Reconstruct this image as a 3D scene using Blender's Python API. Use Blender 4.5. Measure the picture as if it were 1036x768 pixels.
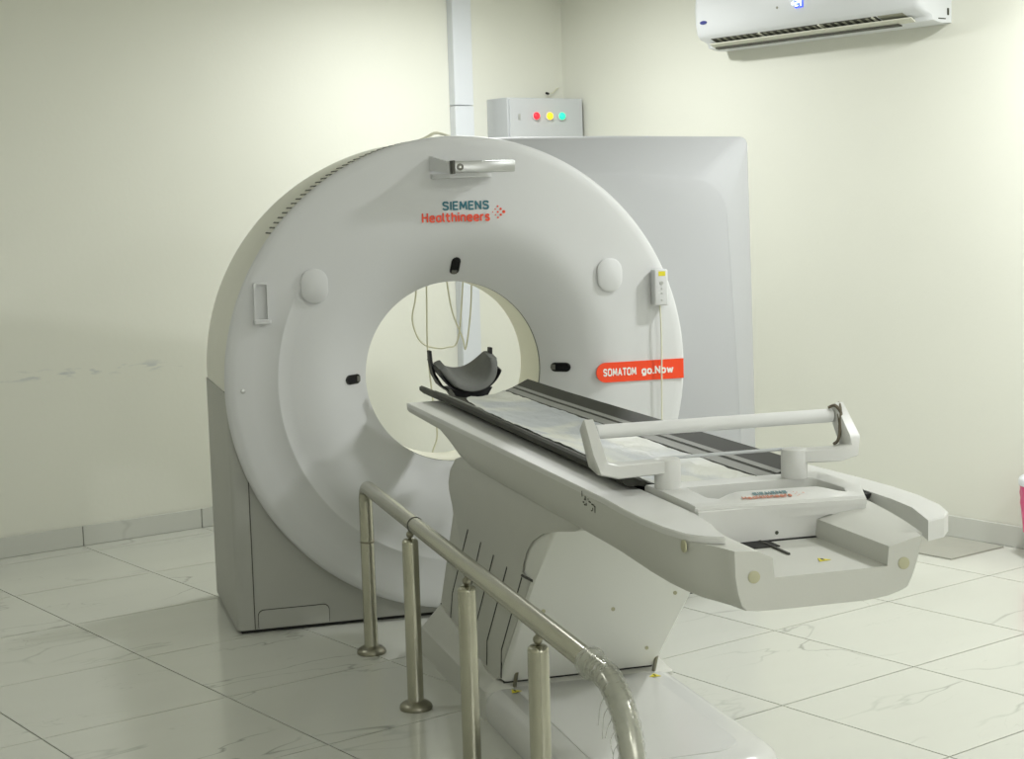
import bpy, bmesh, math, random
from mathutils import Matrix, Vector
random.seed(7)
PI = math.pi
scene = bpy.context.scene
for o in list(bpy.data.objects): bpy.data.objects.remove(o)
COL = scene.collection

# ------------------------------------------------------------ camera
cam_d = bpy.data.cameras.new('camera'); cam = bpy.data.objects.new('camera', cam_d); COL.objects.link(cam)
R_ = Vector((0.95835265, -0.28407937, -0.02931053)); U_ = Vector((0.05847424, 0.09472914, 0.99378426)); F_ = Vector((0.27953704, 0.95410969, -0.10739525))
m = Matrix((R_, U_, -F_)).transposed().to_4x4(); m.translation = Vector((-1.5748, -6.008, 1.57584))
cam.matrix_world = m
cam_d.sensor_width = 36; cam_d.lens = 1668.08 / 1036 * 36; cam_d.clip_start = .05; cam_d.clip_end = 60
scene.camera = cam
scene.view_settings.view_transform = 'Standard'; scene.view_settings.look = 'None'
scene.view_settings.gamma = 1; scene.view_settings.use_curve_mapping = False
scene.view_settings.exposure = 1.1

# ------------------------------------------------------------ world and lights
w = bpy.data.worlds.new('world'); scene.world = w; w.use_nodes = True
w.node_tree.nodes['Background'].inputs[0].default_value = (.9, 1, .85, 1)
w.node_tree.nodes['Background'].inputs[1].default_value = .05
CEIL = 2.8
LAMPS = [  # x, y, width, power : ceiling panels, the last two added as fill light
    (2.03, -.90, .22, 22),
    (.70, 1.58, .22, 14.5),
    (1.9, -3.05, .22, 17.5),
    (-1.0, -6.6, .6, 9),  # added fill panel near the camera, no known fitting there
    (-2.7, -.3, .3, 5),  # added panel that brightens the left wall and the scanner base
]
FILLP = 4  # power of the fill light at the added window
LCOL = (.985, 1.0, 1.0)

# ------------------------------------------------------------ helpers
TH = 0.360629
K = Vector((1.4461, 3.0868, 0))
ROOM = Matrix.Translation(K) @ Matrix.Rotation(TH, 4, 'Z')     # (u along the left wall, v along the right wall, z)

def nd(m, t): return m.node_tree.nodes.new(t)
def mat(name, col, rough=.5, metal=0, spec=.5, var=0, vscale=6, bump=0, bscale=60, coat=0, emit=None, es=0, alpha=1, trans=0):
    m = bpy.data.materials.new(name); m.use_nodes = True
    b = m.node_tree.nodes['Principled BSDF']; L = m.node_tree.links
    b.inputs['Base Color'].default_value = (*col, 1); b.inputs['Roughness'].default_value = rough
    b.inputs['Metallic'].default_value = metal; b.inputs['Specular IOR Level'].default_value = spec
    b.inputs['Coat Weight'].default_value = coat; b.inputs['Alpha'].default_value = alpha
    b.inputs['Transmission Weight'].default_value = trans
    if emit: b.inputs['Emission Color'].default_value = (*emit, 1); b.inputs['Emission Strength'].default_value = es
    if var or bump: tc = nd(m, 'ShaderNodeTexCoord')
    if var:
        n = nd(m, 'ShaderNodeTexNoise'); n.inputs['Scale'].default_value = vscale; n.inputs['Detail'].default_value = 4
        L.new(tc.outputs['Object'], n.inputs['Vector'])
        mx = nd(m, 'ShaderNodeMix'); mx.data_type = 'RGBA'
        mx.inputs[6].default_value = (*[c * (1 - var) for c in col], 1); mx.inputs[7].default_value = (*[min(1, c * (1 + var)) for c in col], 1)
        L.new(n.outputs['Fac'], mx.inputs[0]); L.new(mx.outputs[2], b.inputs['Base Color'])
    if bump:
        n = nd(m, 'ShaderNodeTexNoise'); n.inputs['Scale'].default_value = bscale; n.inputs['Detail'].default_value = 3
        L.new(tc.outputs['Object'], n.inputs['Vector'])
        bp = nd(m, 'ShaderNodeBump'); bp.inputs['Strength'].default_value = bump; bp.inputs['Distance'].default_value = .01
        L.new(n.outputs['Fac'], bp.inputs['Height']); L.new(bp.outputs['Normal'], b.inputs['Normal'])
    return m

def wall_mat(name, col, scuffs=False):
    m = mat(name, col, .62, spec=.3, var=.035, vscale=1.2, bump=.05, bscale=40)
    if scuffs:
        L = m.node_tree.links; b = m.node_tree.nodes['Principled BSDF']; src = b.inputs['Base Color'].links[0].from_socket
        tc = nd(m, 'ShaderNodeTexCoord'); sp = nd(m, 'ShaderNodeSeparateXYZ'); L.new(tc.outputs['Object'], sp.inputs[0])
        def M(op, a, b_=None, c=None):
            x = nd(m, 'ShaderNodeMath'); x.operation = op
            for i, v in enumerate((a, b_, c)):
                if v is None: continue
                if isinstance(v, (int, float)): x.inputs[i].default_value = v
                else: L.new(v, x.inputs[i])
            return x.outputs[0]
        # a chair-rail line of blue-grey chips about 0.83 m up
        d = M('ABSOLUTE', M('SUBTRACT', sp.outputs['Z'], .832))
        band = M('SUBTRACT', 1, M('MINIMUM', M('MULTIPLY', d, 28), 1))
        uu = M('MULTIPLY', M('GREATER_THAN', sp.outputs['X'], -3.6), M('LESS_THAN', sp.outputs['X'], -2.35))
        n = nd(m, 'ShaderNodeTexNoise'); n.inputs['Scale'].default_value = 9; n.inputs['Detail'].default_value = 5
        mp = nd(m, 'ShaderNodeMapping'); mp.inputs['Scale'].default_value = (1, 1, 4); L.new(tc.outputs['Object'], mp.inputs[0]); L.new(mp.outputs[0], n.inputs['Vector'])
        chip = M('MULTIPLY', M('MULTIPLY', band, uu), M('MINIMUM', M('MULTIPLY', M('MAXIMUM', M('SUBTRACT', n.outputs['Fac'], .53), 0), 9), 1))
        chip = M('MULTIPLY', chip, .5)
        mx = nd(m, 'ShaderNodeMix'); mx.data_type = 'RGBA'; mx.inputs[7].default_value = (.36, .40, .44, 1)
        L.new(chip, mx.inputs[0]); L.new(src, mx.inputs[6]); L.new(mx.outputs[2], b.inputs['Base Color'])
    return m

def marble(name, col=(.66, .67, .60), rough=.16):
    m = bpy.data.materials.new(name); m.use_nodes = True; L = m.node_tree.links; b = m.node_tree.nodes['Principled BSDF']
    b.inputs['Roughness'].default_value = rough; b.inputs['Specular IOR Level'].default_value = .5
    tc = nd(m, 'ShaderNodeTexCoord'); oi = nd(m, 'ShaderNodeObjectInfo')
    off = nd(m, 'ShaderNodeVectorMath'); off.operation = 'MULTIPLY_ADD'
    cmb = nd(m, 'ShaderNodeCombineXYZ')
    for i in range(3): L.new(oi.outputs['Random'], cmb.inputs[i])
    L.new(cmb.outputs[0], off.inputs[0]); off.inputs[1].default_value = (37, 53, 19); L.new(tc.outputs['Object'], off.inputs[2])
    mp = nd(m, 'ShaderNodeMapping'); mp.inputs['Rotation'].default_value = (0, 0, .45); mp.inputs['Scale'].default_value = (1.0, 2.6, 1)
    L.new(off.outputs[0], mp.inputs[0])
    def vein(scale, width, dist, lo):
        n = nd(m, 'ShaderNodeTexNoise'); n.inputs['Scale'].default_value = scale; n.inputs['Detail'].default_value = 4
        n.inputs['Roughness'].default_value = .5; n.inputs['Distortion'].default_value = dist
        L.new(mp.outputs[0], n.inputs['Vector'])
        s = nd(m, 'ShaderNodeMath'); s.operation = 'SUBTRACT'; L.new(n.outputs['Fac'], s.inputs[0]); s.inputs[1].default_value = .5
        a = nd(m, 'ShaderNodeMath'); a.operation = 'ABSOLUTE'; L.new(s.outputs[0], a.inputs[0])
        r = nd(m, 'ShaderNodeMapRange'); r.inputs[1].default_value = 0; r.inputs[2].default_value = width; r.inputs[3].default_value = 1; r.inputs[4].default_value = 0
        L.new(a.outputs[0], r.inputs[0])
        n2 = nd(m, 'ShaderNodeTexNoise'); n2.inputs['Scale'].default_value = scale * 1.3; L.new(off.outputs[0], n2.inputs['Vector'])
        r2 = nd(m, 'ShaderNodeMapRange'); r2.inputs[1].default_value = lo; r2.inputs[2].default_value = lo + .16; L.new(n2.outputs['Fac'], r2.inputs[0])
        p = nd(m, 'ShaderNodeMath'); p.operation = 'MULTIPLY'; L.new(r.outputs[0], p.inputs[0]); L.new(r2.outputs[0], p.inputs[1])
        return p.outputs[0]
    v1 = vein(.85, .010, .7, .47); v2 = vein(1.9, .005, .9, .55)
    cl = nd(m, 'ShaderNodeTexNoise'); cl.inputs['Scale'].default_value = 1.6; cl.inputs['Detail'].default_value = 3; L.new(mp.outputs[0], cl.inputs['Vector'])
    base = nd(m, 'ShaderNodeMix'); base.data_type = 'RGBA'
    base.inputs[6].default_value = (*[c * .95 for c in col], 1); base.inputs[7].default_value = (*[c * 1.04 for c in col], 1); L.new(cl.outputs['Fac'], base.inputs[0])
    ad = nd(m, 'ShaderNodeMath'); ad.operation = 'MULTIPLY_ADD'; L.new(v2, ad.inputs[0]); ad.inputs[1].default_value = .35
    v1s = nd(m, 'ShaderNodeMath'); v1s.operation = 'MULTIPLY'; L.new(v1, v1s.inputs[0]); v1s.inputs[1].default_value = .62
    L.new(v1s.outputs[0], ad.inputs[2]); ad.use_clamp = True
    mx = nd(m, 'ShaderNodeMix'); mx.data_type = 'RGBA'; mx.inputs[7].default_value = (.17, .18, .15, 1)
    L.new(ad.outputs[0], mx.inputs[0]); L.new(base.outputs[2], mx.inputs[6]); L.new(mx.outputs[2], b.inputs['Base Color'])
    return m

MT = dict(
    wall=wall_mat('cream_wall_paint', (.755, .76, .675)),
    wall_l=wall_mat('cream_wall_paint_scuffed', (.755, .76, .675), True),
    ceil=mat('white_ceiling_paint', (.78, .78, .72), .8),
    tile=marble('veined_floor_tile', (.60, .61, .55)), skirt=marble('veined_skirting_tile', (.60, .61, .56), .22),
    grout=mat('grey_grout', (.22, .22, .19), .9),
    white=mat('scanner_white_plastic', (.63, .64, .64), .5, var=.015, vscale=2, bump=.02, bscale=150),
    housing=mat('scanner_housing_plastic', (.42, .43, .44), .6, var=.01, vscale=2),
    cream=mat('aged_cream_plastic', (.70, .70, .62), .42, var=.04, vscale=4),
    bore=mat('bore_liner_plastic', (.86, .85, .72), .45),
    gray=mat('grey_base_plastic', (.40, .405, .37), .5, var=.05, vscale=5, bump=.03, bscale=200),
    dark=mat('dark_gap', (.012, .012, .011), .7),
    ventm=mat('vent_slot_shadow', (.13, .13, .11), .7),
    seam=mat('seam_shadow_gap', (.07, .07, .06), .7),
    black=mat('glossy_black_plastic', (.008, .008, .009), .18),
    blackm=mat('satin_black_plastic', (.010, .010, .011), .5, spec=.3),
    smoke=mat('smoked_window', (.16, .16, .14), .15),
    table=mat('table_white_plastic', (.66, .665, .64), .36, var=.02, vscale=4, bump=.02, bscale=150),
    panel=mat('pedestal_panel_plastic_lit', (.80, .81, .76), .5),  # painted paler than the other table plastics for light bounced off the floor
    plinthm=mat('plinth_gloss_plastic', (.62, .625, .60), .2),
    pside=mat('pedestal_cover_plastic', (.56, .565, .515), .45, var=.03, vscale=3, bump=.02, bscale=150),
    tside=mat('table_cover_plastic', (.57, .575, .53), .42, var=.03, vscale=3, bump=.02, bscale=150),
    carbon=mat('olive_carbon_tray', (.034, .035, .026), .6, spec=.3, var=.15, vscale=5),
    rail=mat('tray_rail_plastic', (.24, .245, .22), .55),
    steel=mat('brushed_stainless_steel', (.47, .46, .38), .24, metal=1, var=.12, vscale=9, bump=.02, bscale=90),
    steeld=mat('dull_steel_flange', (.30, .29, .23), .38, metal=1, var=.2, vscale=30),
    alu=mat('silver_painted_metal', (.52, .53, .52), .32, metal=.7),
    teal=mat('teal_print', (.02, .145, .19), .5), orange=mat('orange_red_print', (.80, .075, .03), .5),
    red=mat('orange_red_label', (.90, .065, .012), .4), wprint=mat('white_print', (.85, .85, .80), .5),
    tealf=mat('faded_teal_print', (.16, .27, .29), .5), orangef=mat('faded_orange_print', (.62, .26, .17), .5),
    ink=mat('black_ink', (.05, .055, .035), .7), yellow=mat('yellow_warning_print', (.70, .62, .03), .5),
    olive=mat('pale_olive_cap', (.46, .45, .30), .5),
    foam=mat('grey_foam_fabric', (.15, .155, .145), .75, var=.12, vscale=40, bump=.25, bscale=260),
    strap=mat('tan_strap', (.16, .14, .10), .8),
    roll=mat('white_paper', (.74, .75, .74), .6),
    cable=mat('cream_cable_sheath', (.72, .71, .56), .5),
    boxm=mat('grey_enamel_steel', (.53, .55, .56), .42), trunk=mat('white_pvc_trunking', (.68, .71, .74), .4),
    lr=mat('red_lamp_lens', (.75, .02, .03), .3, emit=(1, .02, .04), es=.55),
    ly=mat('yellow_lamp_lens', (.8, .5, .01), .3, emit=(1, .62, .02), es=.7),
    lg=mat('green_lamp_lens', (.02, .6, .3), .3, emit=(.02, .9, .42), es=.55),
    ac=mat('ac_white_plastic', (.70, .72, .73), .3), acd=mat('ac_outlet_shadow', (.05, .05, .035), .6),
    acv=mat('ac_vane_plastic', (.30, .30, .23), .5), acl=mat('ac_louver_plastic', (.66, .66, .56), .4),
    led=mat('blue_led_digits', (.3, .5, 1), .4, emit=(.55, .75, 1), es=4), ledb=mat('blue_led_glow_window', (.01, .03, .5), .3, emit=(.01, .05, .9), es=.9),
    navy=mat('navy_badge', (.03, .04, .22), .4),
    pink=mat('pink_bag_film', (.80, .10, .26), .3, bump=.3, bscale=30), lid=mat('white_lid_plastic', (.72, .74, .76), .3),
    plate=mat('grey_floor_plate', (.36, .36, .31), .6, var=.08, vscale=8),
    fill_glow=mat('added_fill_window_glow', (.8, .8, .8), .2, emit=(1, 1, .98), es=1.2),  # glowing surface of the window added for fill
    lamp=mat('lit_panel_diffuser', (.9, .9, .85), .5, emit=LCOL, es=3.0),
)

def film_material():
    m = bpy.data.materials.new('creased_plastic_cover'); m.use_nodes = True; L = m.node_tree.links; b = m.node_tree.nodes['Principled BSDF']
    b.inputs['Roughness'].default_value = .42
    tc = nd(m, 'ShaderNodeTexCoord'); mp = nd(m, 'ShaderNodeMapping'); mp.inputs['Scale'].default_value = (3, 1.3, 1); L.new(tc.outputs['Object'], mp.inputs[0])
    n = nd(m, 'ShaderNodeTexNoise'); n.inputs['Scale'].default_value = 1.6; n.inputs['Detail'].default_value = 2; n.inputs['Distortion'].default_value = .8; L.new(mp.outputs[0], n.inputs['Vector'])
    r = nd(m, 'ShaderNodeValToRGB'); r.color_ramp.elements[0].position = .44; r.color_ramp.elements[0].color = (.60, .61, .54, 1)
    r.color_ramp.elements[1].position = .56; r.color_ramp.elements[1].color = (.44, .465, .475, 1)
    L.new(n.outputs['Fac'], r.inputs[0]); L.new(r.outputs[0], b.inputs['Base Color'])
    n2 = nd(m, 'ShaderNodeTexNoise'); n2.inputs['Scale'].default_value = 9; n2.inputs['Detail'].default_value = 5; n2.inputs['Distortion'].default_value = 1.5; L.new(mp.outputs[0], n2.inputs['Vector'])
    bp = nd(m, 'ShaderNodeBump'); bp.inputs['Strength'].default_value = .22; bp.inputs['Distance'].default_value = .015; L.new(n2.outputs['Fac'], bp.inputs['Height']); L.new(bp.outputs['Normal'], b.inputs['Normal'])
    return m
MT['film'] = film_material()
def wrap_material():
    m = mat('clear_stretch_wrap', (.62, .64, .58), .14, spec=.8, alpha=.40, bump=.8, bscale=34); return m
MT['wrap'] = wrap_material()

def world_of(o):
    M = Matrix.Identity(4)
    while o is not None:
        M = (Matrix.Translation(o.location) @ Matrix.Rotation(o.rotation_euler.z, 4, 'Z')) @ M
        o = o.parent
    return M
def obj(name, bm, mt, parent=None, room=False, smooth=None, label=None, kind=None):
    """link a bmesh (world coordinates, or room coordinates when room=True) as one mesh object"""
    M = world_of(parent).inverted() @ (ROOM if room else Matrix.Identity(4))
    bmesh.ops.recalc_face_normals(bm, faces=bm.faces)
    bmesh.ops.transform(bm, matrix=M, verts=bm.verts)
    me = bpy.data.meshes.new(name); bm.to_mesh(me); bm.free()
    o = bpy.data.objects.new(name, me); COL.objects.link(o)
    for x in (mt if isinstance(mt, (list, tuple)) else [mt]): me.materials.append(MT[x] if isinstance(x, str) else x)
    o.parent = parent
    if smooth is not None:
        me.polygons.foreach_set('use_smooth', [True] * len(me.polygons))
        me.set_sharp_from_angle(angle=math.radians(smooth))
    if label: o['label'] = label
    if kind: o['kind'] = kind
    return o
def thing(name, label, cat, loc, rz=0, group=None, room=False):
    o = bpy.data.objects.new(name, None); COL.objects.link(o)
    if room: p = ROOM @ Vector(loc); rz += TH
    else: p = Vector(loc)
    o.location = p; o.rotation_euler = (0, 0, rz); o.empty_display_size = .1
    o['label'] = label; o['category'] = cat
    if group: o['group'] = group
    return o
def tag(o, label, cat, group=None):
    o['label'] = label; o['category'] = cat
    if group: o['group'] = group
    return o
def struct(name, bm, mt, room=True, smooth=None):
    return obj(name, bm, mt, None, room, smooth, kind='structure')

def B(): return bmesh.new()
def box(bm, x0, x1, y0, y1, z0, z1, bev=0, seg=2):
    r = bmesh.ops.create_cube(bm, size=1)['verts']
    for v in r: v.co = Vector(((x0 + x1) / 2 + v.co.x * (x1 - x0), (y0 + y1) / 2 + v.co.y * (y1 - y0), (z0 + z1) / 2 + v.co.z * (z1 - z0)))
    if bev:
        es = list({e for v in r for e in v.link_edges})
        bmesh.ops.bevel(bm, geom=es, offset=bev, segments=seg, affect='EDGES', profile=.5)
    return bm
def prism(bm, pts, f0, f1):
    """pts: 2D outline; f0,f1 map (a,b)->3D for the two caps"""
    a = [bm.verts.new(f0(p)) for p in pts]; b = [bm.verts.new(f1(p)) for p in pts]; n = len(pts)
    fs = [bm.faces.new(a), bm.faces.new(b[::-1])]
    for i in range(n): fs.append(bm.faces.new((a[i], b[i], b[(i + 1) % n], a[(i + 1) % n])))
    return fs
def extr_x(bm, pts, x0, x1): return prism(bm, pts, lambda p: (x0, p[0], p[1]), lambda p: (x1, p[0], p[1]))
def extr_y(bm, pts, y0, y1): return prism(bm, pts, lambda p: (p[0], y0, p[1]), lambda p: (p[0], y1, p[1]))
def extr_z(bm, pts, z0, z1): return prism(bm, pts, lambda p: (p[0], p[1], z0), lambda p: (p[0], p[1], z1))
def loft(bm, rings, closed=True, caps=True, wrap=False):
    vs = [[bm.verts.new(p) for p in r] for r in rings]; n = len(rings[0])
    R = len(vs)
    for i in range(R if wrap else R - 1):
        a, b = vs[i], vs[(i + 1) % R]
        for j in range(n if closed else n - 1): bm.faces.new((a[j], a[(j + 1) % n], b[(j + 1) % n], b[j]))
    if caps and closed and not wrap:
        bm.faces.new(vs[0][::-1]); bm.faces.new(vs[-1])
    return vs
def tube(bm, path, r, n=12, caps=True, radii=None):
    P = [Vector(p) for p in path]; rings = []; up = None
    for i, p in enumerate(P):
        t = (P[min(i + 1, len(P) - 1)] - P[max(i - 1, 0)]).normalized()
        if up is None: up = Vector((0, 0, 1)) if abs(t.z) < .9 else Vector((1, 0, 0))
        s = t.cross(up).normalized(); up = s.cross(t).normalized()
        rr = radii[i] if radii else r
        rings.append([p + (s * math.cos(2 * PI * k / n) + up * math.sin(2 * PI * k / n)) * rr for k in range(n)])
    loft(bm, rings, caps=caps)
def lathe(bm, prof, c, n=24):
    """prof (r,z) about vertical axis through c, capped at both ends"""
    loft(bm, [[(c[0] + r * math.cos(2 * PI * k / n), c[1] + r * math.sin(2 * PI * k / n), c[2] + z) for k in range(n)] for r, z in prof])
def arc(cx, cy, r, a0, a1, n):
    return [(cx + r * math.cos(math.radians(a0 + (a1 - a0) * i / n)), cy + r * math.sin(math.radians(a0 + (a1 - a0) * i / n))) for i in range(n + 1)]
def rrect(x0, x1, y0, y1, r, n=5):
    return arc(x1 - r, y1 - r, r, 0, 90, n) + arc(x0 + r, y1 - r, r, 90, 180, n) + arc(x0 + r, y0 + r, r, 180, 270, n) + arc(x1 - r, y0 + r, r, 270, 360, n)
def catmull(pts, k=8):
    P = [Vector(p) for p in pts]; P = [P[0] * 2 - P[1]] + P + [P[-1] * 2 - P[-2]]; out = []
    for i in range(1, len(P) - 2):
        a, b, c, d = P[i - 1:i + 3]
        for j in range(k):
            t = j / k; out.append(.5 * ((2 * b) + (c - a) * t + (2 * a - 5 * b + 4 * c - d) * t * t + (-a + 3 * b - 3 * c + d) * t ** 3))
    out.append(P[-2]); return out
GLYPH = {
 'S': (.60, [[(.58, .86), (.46, .98), (.16, .98), (.04, .86), (.04, .66), (.15, .56), (.45, .45), (.57, .35), (.57, .13), (.45, .01), (.15, .01), (.02, .12)]]),
 'I': (.0, [[(0, 0), (0, 1)]]), 'E': (.46, [[(.46, 1), (0, 1), (0, 0), (.46, 0)], [(0, .51), (.40, .51)]]),
 'M': (.72, [[(0, 0), (.06, 1), (.36, .22), (.66, 1), (.72, 0)]]), 'N': (.56, [[(0, 0), (0, 1), (.56, 0), (.56, 1)]]),
 'O': (.64, [[(.16, 0), (.48, 0), (.64, .16), (.64, .84), (.48, 1), (.16, 1), (0, .84), (0, .16), (.16, 0)]]),
 'A': (.66, [[(0, 0), (.33, 1), (.66, 0)], [(.12, .3), (.54, .3)]]), 'T': (.56, [[(.28, 0), (.28, 1)], [(0, 1), (.56, 1)]]),
 'H': (.54, [[(0, 0), (0, 1)], [(.54, 0), (.54, 1)], [(0, .52), (.54, .52)]]),
 'e': (.46, [[(.03, .35), (.46, .35), (.46, .54), (.35, .68), (.14, .68), (0, .54), (0, .14), (.14, 0), (.36, 0), (.45, .06)]]),
 'a': (.44, [[(.44, .70), (.44, 0)], [(.44, .58), (.32, .68), (.13, .68), (0, .54), (0, .14), (.13, 0), (.32, 0), (.44, .12)]]),
 'l': (.10, [[(0, 1), (0, .12), (.1, 0)]]), 't': (.32, [[(.08, .95), (.08, .12), (.18, 0), (.32, 0)], [(-.06, .68), (.30, .68)]]),
 'h': (.44, [[(0, 1), (0, 0)], [(0, .54), (.14, .68), (.32, .68), (.44, .56), (.44, 0)]]), 'i': (.0, [[(0, .68), (0, 0)], [(0, .94), (0, .98)]]),
 'n': (.44, [[(0, .68), (0, 0)], [(0, .54), (.14, .68), (.32, .68), (.44, .56), (.44, 0)]]), 'r': (.26, [[(0, .68), (0, 0)], [(0, .50), (.12, .66), (.26, .68)]]),
 's': (.38, [[(.36, .62), (.26, .68), (.10, .68), (.01, .60), (.01, .46), (.10, .38), (.28, .32), (.37, .24), (.37, .08), (.28, 0), (.10, 0), (0, .06)]]),
 'g': (.44, [[(.44, .70), (.44, -.12), (.34, -.24), (.06, -.24)], [(.44, .58), (.32, .68), (.13, .68), (0, .54), (0, .14), (.13, 0), (.32, 0), (.44, .12)]]),
 'o': (.46, [[(.13, 0), (.33, 0), (.46, .14), (.46, .54), (.33, .68), (.13, .68), (0, .54), (0, .14), (.13, 0)]]),
 '.': (.0, [[(0, 0), (0, .02)]]), 'w': (.70, [[(0, .68), (.16, 0), (.35, .60), (.54, 0), (.70, .68)]]),
}
def fit_text(s, x0, x1, height, M, thick=.0006, sw=.19, gap=.30):
    """lettering drawn with strokes, stretched to run from x0 to x1 in local x; height is the cap height"""
    bm = B(); W = sum(GLYPH[c][0] + gap for c in s) - gap + sw; kx = (x1 - x0) / W / height; x = sw / 2
    def P(p): return (x0 + p[0] * kx * height, p[1] * height)
    for c in s:
        for line in GLYPH[c][1]:
            pts = [P((x + a, b * (1 - sw) + sw / 2)) for a, b in line]; h = sw / 2 * height; hx = h * min(1, max(.6, kx))
            for (ax, ay), (bx, by) in zip(pts[:-1], pts[1:]):
                thick += .00002
                d = Vector((bx - ax, by - ay)); d.normalize(); n_ = Vector((-d.y * hx, d.x * h)); e = Vector((d.x * hx * .55, d.y * h * .55))
                q = [(ax - e.x + n_.x, ay - e.y + n_.y), (bx + e.x + n_.x, by + e.y + n_.y), (bx + e.x - n_.x, by + e.y - n_.y), (ax - e.x - n_.x, ay - e.y - n_.y)]
                prism(bm, q, lambda p: (p[0], p[1], -.0004), lambda p: (p[0], p[1], thick))
        x += GLYPH[c][0] + gap
    bmesh.ops.transform(bm, matrix=M, verts=bm.verts)
    return bm
FACE = lambda y: Matrix(((1, 0, 0, 0), (0, 0, -1, y), (0, 1, 0, 0), (0, 0, 0, 1)))     # local xy -> world xz facing -y
def disc_bm(c, r, h, n=16, axis='y'):
    bm = B(); rings = []
    for rr, d in ((r, 0), (r, h * .8), (r * .88, h)):
        if axis == 'y': rings.append([(c[0] + rr * math.cos(2 * PI * k / n), c[1] - d, c[2] + rr * math.sin(2 * PI * k / n)) for k in range(n)])
        elif axis == 'x': rings.append([(c[0] - d, c[1] + rr * math.cos(2 * PI * k / n), c[2] + rr * math.sin(2 * PI * k / n)) for k in range(n)])
        else: rings.append([(c[0] + rr * math.cos(2 * PI * k / n), c[1] + rr * math.sin(2 * PI * k / n), c[2] + d) for k in range(n)])
    loft(bm, rings); return bm

# ------------------------------------------------------------ room shell
UL, VB = -7.6, -8.75       # room extent left of and behind the corner
def slab(u0, u1, v0, v1, z0, z1):
    bm = B(); box(bm, u0, u1, v0, v1, z0, z1); return bm
def wall_obj(name, bm, mt):
    o = bpy.data.objects.new(name, bpy.data.meshes.new(name)); o.location = K; o.rotation_euler = (0, 0, TH)
    bmesh.ops.recalc_face_normals(bm, faces=bm.faces); bm.to_mesh(o.data); bm.free(); COL.objects.link(o)
    o.data.materials.append(MT[mt]); o['kind'] = 'structure'; return o
floor = wall_obj('floor', slab(UL, 0, VB, 0, -.12, -.006), 'grout')
wall_obj('wall_left', slab(UL - .15, .15, 0, .15, -.12, CEIL + .1), 'wall_l')
wall_obj('wall_right', slab(0, .15, VB - .15, 0, -.12, CEIL + .1), 'wall')
wall_obj('wall_back', slab(UL - .15, 0, VB - .15, VB, -.12, CEIL + .1), 'wall')
wall_obj('wall_far_left', slab(UL - .15, UL, VB, 0, -.12, CEIL + .1), 'wall')
wall_obj('ceiling', slab(UL, 0, VB, 0, CEIL, CEIL + .1), 'ceil')

# added window in the unseen wall behind the camera, lit as soft fill
wx0, wx1, wz0, wz1 = -5.6, -3.2, .9, 2.2
bm = B()
for a in ((wx0 - .06, wx1 + .06, wz1, wz1 + .06), (wx0 - .06, wx1 + .06, wz0 - .06, wz0), (wx0 - .06, wx0, wz0, wz1), (wx1, wx1 + .06, wz0, wz1), ((wx0 + wx1) / 2 - .02, (wx0 + wx1) / 2 + .02, wz0, wz1)):
    box(bm, a[0], a[1], VB, VB + .05, a[2], a[3])
fill_win = wall_obj('added_fill_window', bm, 'alu')
bm = B(); box(bm, wx0, wx1, VB, VB + .012, wz0, wz1); pn = wall_obj('pane', bm, 'fill_glow'); pn.parent = fill_win; pn.location = (0, 0, 0); pn.rotation_euler = (0, 0, 0); del pn['kind']
ld = bpy.data.lights.new('fill_window_light', 'AREA'); ld.shape = 'RECTANGLE'; ld.size = wx1 - wx0; ld.size_y = wz1 - wz0; ld.energy = FILLP; ld.color = (1, 1, .98)
lo = bpy.data.objects.new('fill_window_light', ld); COL.objects.link(lo); lo.parent = fill_win; lo.location = ((wx0 + wx1) / 2, VB + .06, (wz0 + wz1) / 2); lo.rotation_euler = (PI / 2, 0, 0)

# floor tiles: one object each, mesh shared between whole tiles
TU, TV, JT = .625, .635, .0055
def tile_mesh(w, h):
    bm = B(); box(bm, JT / 2, w - JT / 2, JT / 2, h - JT / 2, -.007, 0)
    me = bpy.data.meshes.new('tile'); bm.to_mesh(me); bm.free(); me.materials.append(MT['tile']); return me
def cuts(start, step, lo, hi):
    c = [lo]; x = start
    while x > lo: x -= step
    x += step
    while x < hi - 1e-4:
        if x - lo > .02 or c[-1] != lo: c.append(x)
        x += step
    c.append(hi); return c
us = cuts(-1.155, TU, UL, 0); vs_ = cuts(-2.06, TV, VB, 0)
cache = {}
for i in range(len(us) - 1):
    for j in range(len(vs_) - 1):
        wd, hd = round(us[i + 1] - us[i], 3), round(vs_[j + 1] - vs_[j], 3)
        if (wd, hd) not in cache: cache[(wd, hd)] = tile_mesh(wd, hd)
        o = bpy.data.objects.new('tile', cache[(wd, hd)]); COL.objects.link(o); o.parent = floor; o.location = (us[i], vs_[j], 0)

# tiled skirting, each piece its own object
for nm, lo, ax in (('baseboard_left', UL, 0), ('baseboard_right', VB, 1)):
    bm = B()
    if ax == 0: box(bm, UL, -.012, -.008, 0, 0, .094)
    else: box(bm, -.008, 0, VB, 0, 0, .094)
    bb = wall_obj(nm, bm, 'grout')
    cs = cuts(-.535 if ax == 0 else -.05, .6225, lo, -.013)
    for a, b in zip(cs[:-1], cs[1:]):
        bm = B()
        if ax == 0: box(bm, a + .0025, b - .0025, -.013, -.006, .001, .097, .0015, 1)
        else: box(bm, -.013, -.006, a + .0025, b - .0025, .001, .097, .0015, 1)
        me = bpy.data.meshes.new('skirting_tile'); bm.to_mesh(me); bm.free(); me.materials.append(MT['skirt'])
        o = bpy.data.objects.new('skirting_tile', me); COL.objects.link(o); o.parent = bb

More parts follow.
